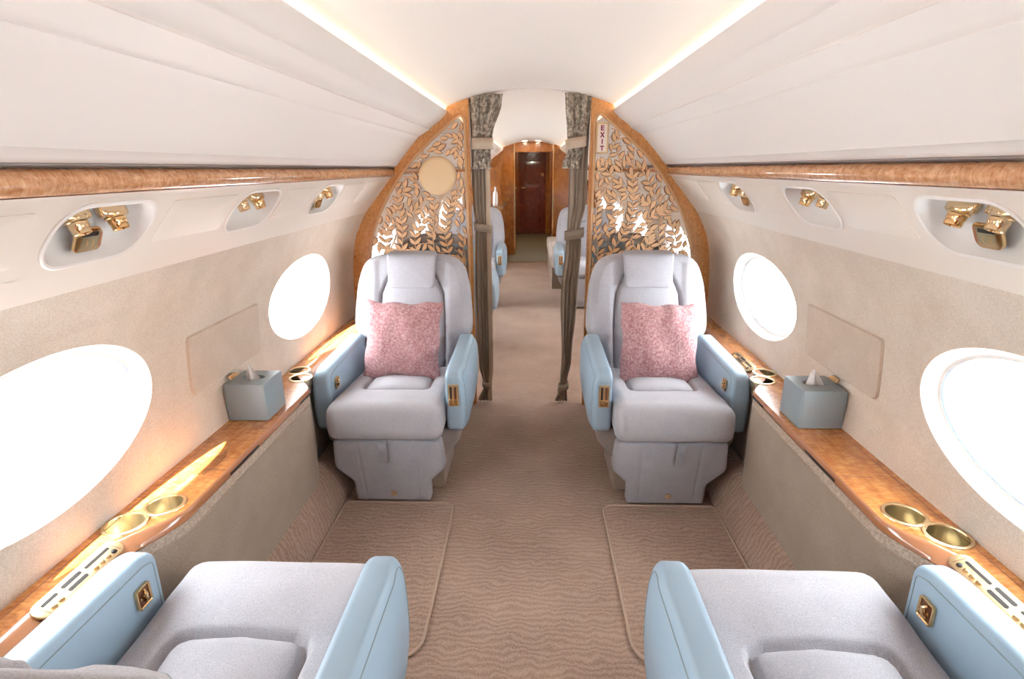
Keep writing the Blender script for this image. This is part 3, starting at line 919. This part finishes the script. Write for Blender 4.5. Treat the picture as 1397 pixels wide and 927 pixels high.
# ------------------------------------------------------------------ pink cushions
def make_pillow(seed, w=.190, h=.192, t=.070):
    rnd = random.Random(seed); n = 40; mb = MB()
    ph = [rnd.random() * 6 for _ in range(8)]
    def pt(i, j, sg):
        u, v = -1 + 2 * i / n, -1 + 2 * j / n
        e = (1 - abs(u) ** 2.4) * (1 - abs(v) ** 2.4)
        th = t * max(0, e) ** .55
        pinch = 1 - .10 * (1 - abs(v) ** 2) * abs(u) ** 6 * 0
        x = u * w * (1 - .07 * (1 - v * v) * abs(u)); z = v * h * (1 - .07 * (1 - u * u) * abs(v))
        x += .004 * sin(v * 7 + ph[0]) * abs(u); z += .005 * sin(u * 8 + ph[1]) * abs(v)
        wr = .006 * sin(u * 5 + v * 3 + ph[2]) * e + .005 * sin(u * 11 - v * 4 + ph[3]) * e * abs(v) + .004 * sin(u * 13 + ph[4]) * (1 - abs(u)) * max(0, v) ** 2
        return (x, -sg * th * .9 + (wr if sg > 0 else 0), z)
    mb.grid([[pt(i, j, 1) for j in range(n + 1)] for i in range(n + 1)])
    mb.grid([[pt(i, j, -1) for j in range(n + 1)] for i in range(n + 1)])
    return mb
for sx, xw, tilt, lab, seed, yw, zw in ((-1, -.612, -1.5, 'pink tweed cushion propped on the left facing seat', 3, 2.565, .655), (1, .622, -2.0, 'pink tweed cushion with a folded upper corner on the seat below the exit sign', 8, 2.56, .648)):
    p = make_pillow(seed)
    if sx > 0:
        p.v = [(x - (.02 if (x > .12 and z > .15) else 0), y, z) for x, y, z in p.v]
    root = p.build('cushion', M['pink'], None, angle=80)
    root.location = (xw, yw, zw)
    root.rotation_euler = (-radians(19), radians(-tilt), 0)
    tag(root, lab, 'cushion', 'pink cushions')

# ------------------------------------------------------------------ floor mats
for sname, s in SIDES:
    x0, x1, y0, y1 = .33, .822, 1.33, 2.165
    lp = round_poly([(x0, y0), (x1, y0), (x1, y1), (x0, y1)], [.09, .02, .02, .045], 6)
    q = slab(lp, .012, .004, rings=3, n=100)
    q.v = [(s * (x - .33), y - 1.33, z + .0062) for x, y, z in q.v]
    r = empty('carpet_mat', (s * .33, 1.33, 0))
    tag(r, 'rippled beige carpet mat with a corded edge between the %s seats' % sname, 'mat', 'carpet mats')
    q.build('mat_pile', M['carpet'], r, angle=60)
    edge = [(s * (p.x - .33), p.y - 1.33, .010) for p in resample(lp, 120)]
    MB().tube(edge, .0055, 7, True).build('corded_edge', M['cord'], r)

# ------------------------------------------------------------------ tissue boxes
def tissue_box(cx, cy, rz, w, d, h, lab, flip):
    root = empty('tissue_box', (cx, cy, LEDGE_Z), rz)
    tag(root, lab, 'tissue box', 'tissue boxes')
    a, b = w / 2, d / 2
    outer = round_poly([(-a, -b), (a, -b), (a, b), (-a, b)], .007, 4)
    hole = [Vector((.042 * cos(t), .026 * sin(t))) for t in [2 * pi * k / 28 for k in range(28)]]
    mb = MB()
    rows = []
    for z, k in ((0.0008, .002), (.003, 0), (h - .005, 0), (h - .0015, .0015), (h, .005)):
        rows.append([(p.x, p.y, z) for p in offset_in(outer, k)])
    mb.grid(rows, False, True)
    pts, fs = poly_fill(offset_in(outer, .005), [hole])
    mb.add([(p.x, p.y, h) for p in pts], fs)
    mb.grid([[(p.x, p.y, h) for p in hole], [(p.x * .97, p.y * .97, h - .004) for p in hole], [(p.x * .97, p.y * .97, h - .03) for p in hole]], False, True)
    mb.add([(p.x, p.y, h - .03) for p in hole], [tuple(range(28))], 1)
    mb.build('box_cover', [M['box_leather'], M['dark']], root, angle=35)
    for ex, ey in ((-a, -b), (a, -b)):
        MB().tube([(ex * .985, ey * .985, .004), (ex * .985, ey * .985, h - .004)], .0018, 6).build('corner_seam', M['box_leather'], root)
    # tissue: folded pointed sheet rising from the slot
    t = MB(); rows = []
    for k in range(9):
        f = k / 8; row = []
        for j in range(13):
            u = -1 + j / 6
            wd = .036 * (1 - f) ** .8 + .002
            row.append((flip * (.006 - .016 * f) + u * wd, .010 * sin(u * 4.2) * (1 - f * .6) + .004 * sin(u * 9) * f, h - .02 + .068 * f - .010 * abs(u) * (1 - f)))
        rows.append(row)
    t.grid(rows)
    to = t.build('tissue', M['tissue'], root, angle=80)
    sm = to.modifiers.new('thickness', 'SOLIDIFY'); sm.thickness = .0012
tissue_box(-.987, 1.842, 0, .142, .150, .137, 'grey-blue leather tissue box on the left wood ledge below the stowage door', 1)
tissue_box(.984, 1.815, 0, .144, .150, .137, 'grey-blue leather tissue box on the right wood ledge below the stowage door', 1)

# ------------------------------------------------------------------ aft partition: boards, mirrors, carved leaves
shell = [(x, z) for x, z in CEIL if x > .336][:3]
BOARD = [(.336, 0), (.336, 1.815), (.40, 1.797), (.455, 1.774), (.47, 1.752), (.492, 1.712), (.555, 1.668), (.615, 1.626), (.665, 1.574), (.715, 1.518), (.752, 1.472), (.768, 1.468), (.772, 1.412)] + \
        [(VA.x + VDIR.x * t, VA.z + VDIR.z * t) for t in (.01, .10, .20, .25)] + [(x + .004, z) for x, z in WALL[1:] if z > 0] + [(.96, 0)]
PANEL = [(.360, .08), (.357, .9), (.360, 1.700), (.376, 1.733), (.40, 1.722), (.455, 1.680), (.55, 1.602), (.648, 1.513), (.730, 1.420), (.804, 1.318), (.868, 1.206), (.918, 1.085), (.948, .96), (.965, .80), (.968, .60), (.955, .30), (.93, .08)]
def in_poly(x, z, poly):
    c = False; n = len(poly)
    for i in range(n):
        (x1, z1), (x2, z2) = poly[i - 1], poly[i]
        if (z1 > z) != (z2 > z) and x < (x2 - x1) * (z - z1) / (z2 - z1) + x1: c = not c
    return c
def leaf_mesh(name, curve, wid):
    n = 7; mb = MB()
    def rim(k, sc):
        L = []; Rr = []
        for i in range(n + 1):
            t = i / n
            w = wid * (sin(pi * t ** .85) ** .9) * .5 * sc
            cx = curve * sin(pi * t)
            tt = .5 + (t - .5) * (1 + (sc - 1) * .35)
            L.append((tt, cx + w)); Rr.append((tt, cx - w))
        return L, Rr
    L0, R0_ = rim(0, 1.18); L1, R1 = rim(1, .88)
    def v(p, d): return (p[0], -d, p[1])
    mid = [((L1[i][0]), (L1[i][1] + R1[i][1]) / 2) for i in range(n + 1)]
    T = .0045 / .045
    base = [v(p, 0) for p in L0] + [v(p, T) for p in L1] + [v(p, T * .72) for p in mid] + [v(p, T) for p in R1] + [v(p, 0) for p in R0_]
    k = n + 1
    for st, mi in ((0, 1), (1, 0), (2, 0), (3, 1)):
        pass
    fs = {0: [], 1: []}
    for row, mi in ((0, 1), (1, 0), (2, 0), (3, 1)):
        for i in range(n):
            fs[mi].append((row * k + i, row * k + i + 1, (row + 1) * k + i + 1, (row + 1) * k + i))
    mb.add(base, fs[0], 0); o = len(mb.f)
    mb.f += fs[1]; mb.m += [1] * len(fs[1])
    me = bpy.data.meshes.new(name)
    me.from_pydata(mb.v, [], mb.f); me.materials.append(M['leaf']); me.materials.append(M['leaf_edge'])
    me.polygons.foreach_set('material_index', mb.m)
    bm = bmesh.new(); bm.from_mesh(me); bmesh.ops.recalc_face_normals(bm, faces=bm.faces)
    if sum(f.normal.y for f in bm.faces) > 0: bmesh.ops.reverse_faces(bm, faces=bm.faces)
    bm.to_mesh(me); bm.free()
    me.update()
    return me
LEAVES = [leaf_mesh('leaf', .02, .43), leaf_mesh('leaf', -.03, .39), leaf_mesh('leaf', .04, .46)]
YB = 3.29
def leaf_screen(root, s, avoid, seed):
    rnd = random.Random(seed)
    shr = []
    loop = [Vector(p) for p in PANEL]
    for p in offset_in(resample(loop, 120), .012): shr.append((p.x, p.y))
    placed = []; leaves = []; stems = []
    def ok(x, z, dmin):
        if z < .60 or (z < .95 and x > .46): return False
        if not in_poly(x, z, shr) or avoid(x, z): return False
        return all((x - a) ** 2 + (z - b) ** 2 > dmin * dmin for a, b in placed)
    def try_leaf(x, z, ang, L):
        tx, tz = x + cos(ang) * L, z + sin(ang) * L
        if not ok(x + cos(ang) * L * .5, z + sin(ang) * L * .5, .012) or not in_poly(tx, tz, shr) or avoid(tx, tz): return False
        mine = [(x + cos(ang) * L * f, z + sin(ang) * L * f) for f in (.28, .52, .78, .98)]
        for a, b in mine:
            for c, d in placed:
                if (a - c) ** 2 + (b - d) ** 2 < .0160 ** 2: return False
        placed.extend(mine); leaves.append((x, z, ang, L)); return True
    def sprig(x, z, ang, steps, bend):
        pts = [(x, z)]; side = rnd.choice((-1, 1)); acc = .012; got = 0
        for k in range(steps):
            ang += bend + rnd.uniform(-.08, .08)
            nx, nz = x + cos(ang) * .008, z + sin(ang) * .008
            if not in_poly(nx, nz, shr) or avoid(nx, nz) or nz < .58: break
            x, z = nx, nz; pts.append((x, z)); acc += .008
            if acc > .032:
                acc = 0
                for sd in (side, -side):
                    got += try_leaf(x, z, ang + sd * rnd.uniform(.6, .95), rnd.uniform(.048, .062))
        got += try_leaf(x, z, ang, rnd.uniform(.050, .062))
        if got and len(pts) > 2: stems.append(pts)
    for (x, z, a, st, bd) in ((.40, .9, 1.4, 60, .01), (.47, .95, 1.2, 60, .02), (.56, .96, 1.5, 60, -.012), (.66, .96, 1.1, 60, .018), (.76, .96, 1.7, 60, -.01), (.86, .97, 1.6, 50, .02),
                              (.90, 1.05, 2.4, 60, -.01), (.42, 1.2, .9, 40, .03), (.70, 1.2, 2.2, 50, .015), (.42, 1.45, 1.2, 40, -.02), (.60, 1.35, 2.0, 50, -.02), (.37, .66, 1.5, 40, 0)):
        sprig(x, z, a, st, bd)
    tries = 0
    while len(leaves) < 296 and tries < 9000:
        tries += 1
        x, z = rnd.uniform(.36, .96), rnd.uniform(.62, 1.73)
        if ok(x, z, .017): sprig(x, z, rnd.uniform(0, 2 * pi), rnd.randint(4, 18), rnd.uniform(-.07, .07))
    tries = 0
    while len(leaves) < 296 and tries < 6000:      # close the remaining gaps with short two-leaf twigs
        tries += 1
        x, z, a = rnd.uniform(.36, .96), rnd.uniform(.62, 1.73), rnd.uniform(0, 2 * pi)
        if ok(x, z, .010):
            L = rnd.uniform(.038, .056)
            if try_leaf(x, z, a, L): try_leaf(x, z, a + pi + rnd.uniform(-.7, .7), L)
    st = MB()
    for pts in stems:
        st.tube([(s * x, -.004, z) for x, z in pts], .0027, 5)
    so = st.build('vine_stem', M['leaf'], root)
    so['kind'] = 'stuff'
    for i, (x, z, ang, L) in enumerate(leaves):
        lo = bpy.data.objects.new('leaf', LEAVES[i % 3]); COL.objects.link(lo); lo.parent = root
        a = ang if s > 0 else pi - ang
        lo.location = (s * x, -.0022, z); lo.rotation_euler = (0, -a, 0); lo.scale = (L, .045, L)
    print('leaves', len(leaves), 'tries', tries)
def av_left(x, z): return (x - .522) ** 2 + (z - 1.41) ** 2 < .115 ** 2
def av_right(x, z): return x < .442 and 1.505 < z < 1.70
for sname, s, av, seed in (('left', -1, av_left, 5), ('right', 1, av_right, 11)):
    pts, fs = poly_fill(BOARD)
    mb = MB().add([(s * p.x, YB, p.y) for p in pts], fs).add([(s * p.x, YB + .04, p.y) for p in pts], fs)
    n = len(BOARD)
    mb.grid([[(s * x, YB, z) for x, z in BOARD], [(s * x, YB + .04, z) for x, z in BOARD]], False, True)
    bo = mb.build('wall_partition_' + sname, M['wood_bulk'], None, False)
    struct(bo, 'honey wood partition board with a mirrored leaf screen on the %s of the aisle' % sname)
    root = empty('leaf_screen', (0, YB - .004, 0))
    tag(root, 'carved tan leaf screen over a mirror %s' % ('with a round tan disc on it' if s < 0 else 'with the exit sign on it'), 'screen', 'leaf screens')
    loop = [Vector(p) for p in PANEL]
    pts, fs = poly_fill(PANEL)
    MB().add([(s * p.x, .001, p.y) for p in pts], [f for f in fs]).build('mirror', M['mirror'], root, False)
    lp = resample([Vector((p.x, p.y)) for p in catmull([(a, b, 0) for a, b in PANEL], 6, True)] if False else loop, 160)
    rows = []
    for d, h in ((-.009, .004), (-.008, -.007), (-.004, -.011), (.002, -.011), (.007, -.007), (.008, .001)):
        rows.append([(s * p.x, h, p.y) for p in offset_in(lp, d)])
    MB().grid(rows, False, True).build('frame_moulding', M['moulding'], root, angle=50)
    leaf_screen(root, s, av, seed)
# round disc on the left screen
d = MB().lathe([(.001, .022), (.085, .021), (.098, .018), (.105, .010), (.107, 0), (.107, -.004)], 64)
d.xf(Matrix.Translation((-.522, YB - .010, 1.410)) @ Matrix.Rotation(pi / 2, 4, 'X'))
o = d.build('wall_disc', M['disc'], None, angle=60)
tag(local_origin(o, (-.522, YB - .010, 1.41)), 'round smooth tan leather disc mounted on the left leaf screen', 'disc')
# exit sign
ex0 = Vector((.399, YB - .014, 1.603))
es = empty('exit_sign', ex0)
tag(es, 'small upright exit sign with purple letters on the right leaf screen', 'sign')
q = slab(round_poly([(-.034, -.080), (.034, -.080), (.034, .080), (-.034, .080)], .006, 3), .012, .003, rings=1)
q.v = [(x, -z, y) for x, y, z in q.v]; q.build('sign_frame', M['gold_satin'], es)
q = MB().box((-.025, -.0072, -.071), (.025, -.0055, .071)); q.build('sign_face', M['exit_face'], es, False)
def bar(mb, x0, z0, x1, z1, w):
    dv = Vector((x1 - x0, 0, z1 - z0)).normalized(); nv = Vector((-dv.z, 0, dv.x)) * w / 2
    a, b = Vector((x0, 0, z0)), Vector((x1, 0, z1))
    pts = [a + nv, a - nv, b - nv, b + nv]
    mb.add([(p.x, -.0072, p.z) for p in pts] + [(p.x, -.0086, p.z) for p in pts], [(4, 5, 6, 7), (0, 1, 5, 4), (1, 2, 6, 5), (2, 3, 7, 6), (3, 0, 4, 7)])
H2, W2, SW = .0135, .0095, .0062
for i, ch in enumerate('EXIT'):
    zc = .0525 - i * .035; q = MB()
    e = SW / 2
    if ch == 'E':
        bar(q, -W2 + e, zc - H2, -W2 + e, zc + H2, SW)
        for z in (zc - H2 + e, zc, zc + H2 - e): bar(q, -W2, z, W2, z, SW * .85)
    elif ch == 'X':
        bar(q, -W2, zc - H2, W2, zc + H2, SW); bar(q, -W2, zc + H2, W2, zc - H2, SW)
    elif ch == 'I': bar(q, 0, zc - H2, 0, zc + H2, SW)
    else:
        bar(q, 0, zc - H2, 0, zc + H2, SW); bar(q, -W2 - .001, zc + H2 - e, W2 + .001, zc + H2 - e, SW)
    q.build('letter', M['exit_red'], es, False, recalc=False)

# ------------------------------------------------------------------ curtains
def tab(t, keys):
    for (a, *va), (b, *vb) in zip(keys, keys[1:]):
        if a <= t <= b:
            f = (t - a) / (b - a); f = f * f * (3 - 2 * f)
            return [p + (q - p) * f for p, q in zip(va, vb)]
    return list(keys[0][1:]) if t < keys[0][0] else list(keys[-1][1:])
def drape(keys, z0, z1, folds, nz, yc, nu=110, phase=0.0):
    rows = []
    for i in range(nz + 1):
        z = z0 + (z1 - z0) * i / nz
        xa, xb, amp = tab(z, keys)
        row = []
        for j in range(nu + 1):
            u = j / nu; ph = u * folds * 2 * pi + phase
            x = xa + (xb - xa) * u + .0030 * sin(2 * ph) * (1 if 0 < j < nu else 0)
            y = yc + amp * .62 * sin(ph) + .2 * amp * sin(ph * .5 + 1 + z)
            row.append((x, y, z))
        rows.append(row)
    return rows
def band_loop(xa, xb, yc, dep, z, h, tilt=0.0, thick=.004):
    mb = MB(); N = 40; rows = []
    for zz in (z - h, z + h):
        row = []
        for k in range(N):
            a = 2 * pi * k / N
            ca, sa = cos(a), sin(a)
            x = (xa + xb) / 2 + (xb - xa) / 2 * math.copysign(abs(ca) ** .6, ca)
            row.append((x, yc + dep * math.copysign(abs(sa) ** .8, sa), zz + tilt * ca))
        rows.append(row)
    mb.grid(rows, False, True)
    return mb
CURT = {
 -1: dict(drape=[(0, -.330, -.240, .018), (.12, -.290, -.252, .010), (.25, -.318, -.243, .018), (.7, -.330, -.236, .022), (1.05, -.322, -.230, .016), (1.13, -.318, -.232, .014), (1.25, -.330, -.236, .020), (1.8, -.334, -.235, .022)],
          pel=[(1.475, -.318, -.222, .020), (1.56, -.312, -.222, .012), (1.62, -.318, -.210, .014), (1.80, -.334, -.155, .026), (1.845, -.334, -.148, .022)], ties=[(1.580, .030, -.318, -.212), (1.115, .022, -.318, -.225), (.125, .020, -.293, -.247)], lab='left'),
 1: dict(drape=[(0, .165, .245, .020), (.10, .195, .240, .010), (.13, .197, .238, .009), (.3, .205, .265, .016), (.7, .192, .290, .022), (1.02, .215, .305, .016), (1.10, .222, .295, .012), (1.25, .226, .325, .020), (1.8, .228, .334, .022)],
         pel=[(1.475, .188, .272, .022), (1.54, .215, .292, .012), (1.62, .208, .310, .014), (1.80, .195, .334, .026), (1.845, .192, .334, .022)], ties=[(1.580, .028, .206, .308), (1.075, .026, .212, .312), (.115, .020, .190, .245)], lab='right')}
YC = YB + .035
for s, c in CURT.items():
    root = empty('curtain', (s * .27, YC, 0))
    tag(root, 'taupe pleated curtain with patterned pelmet tied back on the %s of the aisle' % c['lab'], 'curtain', 'aisle curtains')
    R0 = Vector((s * .27, YC, 0))
    def put(mb, name, mat, par=None, solid=.003, **kw):
        mb.v = [tuple(Vector(p) - R0) for p in mb.v]
        o = mb.build(name, mat, par or root, **kw)
        if solid:
            m_ = o.modifiers.new('thickness', 'SOLIDIFY'); m_.thickness = solid; m_.offset = 0
        return o
    dr = put(MB().grid(drape(c['drape'], .012, 1.80, 4.0, 70, YC)), 'drape', M['curtain'], angle=80)
    if s < 0:
        lin = [(z, -.252 if z > .2 else -.262, -.226 if z > .2 else -.238, .004) for z in (0, .12, .25, .7, 1.1, 1.8)]
        put(MB().grid(drape(lin, .02, 1.50, .5, 50, YC - .024, 12, .4)), 'lining', M['curtain_lining'], angle=80)
    pe = put(MB().grid(drape(c['pel'], 1.475, 1.838, 3.5, 40, YC - .030, 110, .8)), 'pelmet', M['damask'], angle=80)
    for q in range(4):
        xa, xb, _ = tab(1.48, c['pel'])
        x = xa + (xb - xa) * (q + .5) / 4
        t = MB().lathe([(.001, .03), (.008, .024), (.010, .012), (.009, .004), (.016, -.014), (.019, -.026), (.001, -.028)], 14)
        t.xf(Matrix.Translation((x, YC - .045 + .012 * (q % 2), 1.472)))
        put(t, 'tassel', M['damask'], pe, 0)
    for z, h, xa, xb in c['ties']:
        tilt = (.012 if h < .03 else 0) * (-1 if s < 0 else 1)
        put(band_loop(xa - .006, xb + .006, YC - (.022 if z > 1.4 else 0), .044 if z > 1.4 else .034, z, h, tilt), 'tieback', M['curtain_lining'] if z > 1.4 else M['curtain'], None, .004)
    for q in range(5):      # small runners under the rail
        xa, xb, _ = tab(1.84, c['pel']); x = xa + (xb - xa) * (q + .3) / 5
        zt = 1.868 - .098 * (x / .47) ** 2
        put(MB().tube([(x, YC - .01, zt - .0115), (x, YC - .01, 1.825)], .0035, 6), 'curtain_hook', M['white_plastic'], None, 0)
tr = MB(); rows = []
for k in range(33):
    x = -.345 + .69 * k / 32; z = 1.868 - .098 * (x / .47) ** 2
    rows.append([(x, YC - .012, z - .0005), (x, YC - .012, z - .010), (x, YC + .012, z - .010), (x, YC + .012, z - .0005)])
tr.grid(rows, False, True)
o = tr.build('curtain_rail', M['white_plastic'], None, angle=30)
tag(local_origin(o, (0, YC, 1.86)), 'thin white curtain rail curving across the ceiling above the aisle', 'rail')

# ------------------------------------------------------------------ rear cabin
# end wall and mahogany door
YA = 12.9
o = MB().box((-1.1, YA, -.03), (-.262, YA + .05, 1.9)).box((.33, YA, -.03), (1.1, YA + .05, 1.9)).box((-.27, YA, 1.80), (.34, YA + .05, 1.9)).build('wall_aft', M['wood_aft'], None, False)
struct(o, 'warm wood wall at the far end of the rear cabin')
o = MB().box((-1.1, YA + .05, -.03), (1.1, YA + .09, 1.9)).build('wall_backing_aft', M['mahogany'], None, False); struct(o)
dr = MB().box((-.262, YA + .012, .0), (.33, YA + .045, 1.80)).build('door_1', M['mahogany'], None, False)
struct(dr, 'dark red mahogany door at the end of the aisle')
for z0, z1 in ((.12, .40), (.46, 1.10), (1.16, 1.58)):
    lp = round_poly([(-.15, z0), (.22, z0), (.22, z1), (-.15, z1)], .03, 4)
    q = slab(lp, .012, .004, rings=2); q.v = [(x + .0, YA + .010 - z, y) for x, y, z in q.v]
    q.build('door_panel', M['mahogany'], dr)
q = MB().tube([(-.215, YA - .03, 1.02), (-.12, YA - .035, 1.02)], .022, 10); q.lathe([(.001, 0)] * 2, 3)
q.build('door_handle', M['gold'], dr)
q = MB().lathe([(.018, 0), (.034, .002), (.036, .008), (.026, .011), (.018, .008)], 24); q.xf(Matrix.Translation((.255, YA + .008, 1.30)) @ Matrix.Rotation(pi / 2, 4, 'X'))
q.build('lock_ring', M['gold'], dr)
for i, (xa, xb) in enumerate(((-.30, -.264), (.385, .42))):
    o = MB().box((xa, 9.78, 0), (xb, YA, 1.85)).build('wall_vestibule_%s' % ('left' if i == 0 else 'right'), M['wood_aft'], None, False); struct(o, 'wood side wall of the small lobby before the far door')
o = MB().box((-.42, 8.9, .0005), (.42, YA - .01, .006)).build('floor_galley', M['galley_floor'], None, False); struct(o, 'olive galley floor in front of the mahogany door')
# galley cabinet, left, with counter and mirror splashback
g = empty('galley_cabinet', (-.70, 9.2, 0))
tag(g, 'honey wood galley cabinet with stone counter on the left before the far door', 'cabinet')
def part(mb, name, mat, root, loc, **kw):
    mb.v = [tuple(Vector(p) - Vector(loc)) for p in mb.v]
    return mb.build(name, mat, root, **kw)
part(MB().box((-.95, 8.3, 0), (-.42, 9.7, .88)), 'cabinet_body', M['wood_aft'], g, (-.70, 9.2, 0), smooth=False)
part(MB().box((-.98, 8.28, .88), (-.40, 9.7, .915)), 'counter', M['counter'], g, (-.70, 9.2, 0), smooth=False)
for k in range(3):
    part(MB().box((-.421, 8.34 + k * .46, .08), (-.412, 8.76 + k * .46, .82)), 'cabinet_door', M['wood_aft'], g, (-.70, 9.2, 0), smooth=False)
part(MB().box((-.70, 8.9, .915), (-.47, 9.7, 1.48)), 'upper_cupboard', M['wood_aft'], g, (-.70, 9.2, 0), smooth=False)
bt = MB().lathe([(.001, 0), (.034, 0), (.036, .01), (.036, .15), (.030, .19), (.013, .22), (.012, .27), (.001, .272)], 20)
o = bt.build('bottle', M['white_plastic'], None); o.location = (-.52, 8.45, .9155)
tag(o, 'pale bottle standing on the galley counter', 'bottle')
o = MB().box((-1.02, 9.72, 0), (-.285, 9.76, 1.82)).build('wall_galley_left', M['wood_aft'], None, False); struct(o, 'wood partition left of the far door')
o = MB().box((-.285, 9.715, 0), (-.262, 9.765, 1.84)).build('trim_7', M['gold'], None, False); struct(o, 'gold edge strip left of the far door')
o = MB().box((.372, 9.40, 0), (1.02, 9.44, 1.82)).build('wall_galley_right', M['wood_aft'], None, False); struct(o, 'wood partition right of the far door')
o = MB().box((.350, 9.395, 0), (.372, 9.445, 1.83)).build('trim_8', M['gold'], None, False); struct(o, 'gold edge strip right of the far door')
o = MB().box((-.262, 9.72, 1.70), (.35, 9.74, 1.86)).build('wall_header', M['wood_aft'], None, False); struct(o)
o = MB().box((-.9, 8.88, .0005), (.9, 8.90, .008)).build('trim_9', M['gold'], None, False); struct(o, 'brass strip across the floor before the galley')
def lamp(o, watts):
    ld = bpy.data.lights.new('lamp', 'AREA'); ld.shape = 'DISK'; ld.size = .07; ld.energy = watts; ld.color = (1, .88, .70)
    lo = bpy.data.objects.new('lamp', ld); COL.objects.link(lo); lo.parent = o; lo.location = (0, 0, -.012)
q = MB().lathe([(.001, -.004), (.030, -.004), (.034, -.008), (.040, -.006), (.041, 0)], 24, 0)
o = q.build('downlight', M['spot'], None); o.location = (.03, 11.4, 1.862); lamp(o, 16)  # extra light, added to brighten the dim lobby and its door
tag(o, 'small ceiling light in the lobby just before the mahogany door', 'light', 'far ceiling lights')
for x in (-.10, .12):
    q = MB().lathe([(.001, -.004), (.030, -.004), (.034, -.008), (.040, -.006), (.041, 0)], 24, 0)
    o = q.build('downlight', M['spot'], None); o.location = (x, 9.4, 1.862)
    lamp(o, 3)
    tag(o, 'small round ceiling light before the far door, %s of the pair' % ('left' if x < 0 else 'right'), 'light', 'far ceiling lights')
# divan along the right side beyond the seat
dv = empty('divan', (.64, 7.6, 0))
tag(dv, 'beige divan sofa along the right wall of the rear cabin', 'sofa')
L0 = (.64, 7.6, 0)
part(MB().box((.27, 6.85, 0), (.94, 8.75, .26)), 'divan_base', M['taupe'], dv, L0, smooth=False)
for k in range(3):
    q = soft_box(.60, .62, .17, .04, (12, 12, 12)); q.xf(Matrix.Translation((.55, 7.17 + k * .63, .345)))
    part(q, 'seat_cushion', M['divan'], dv, L0)
    q = soft_box(.16, .60, .46, .05, (12, 12, 12)); q.xf(Matrix.Translation((.86, 7.17 + k * .63, .64)) @ Matrix.Rotation(.12, 4, 'Y'))
    part(q, 'back_cushion', M['divan'], dv, L0)
q = soft_box(.62, .12, .34, .04, (12, 12, 12)); q.xf(Matrix.Translation((.58, 6.82, .43)))
part(q, 'divan_arm', M['divan'], dv, L0)
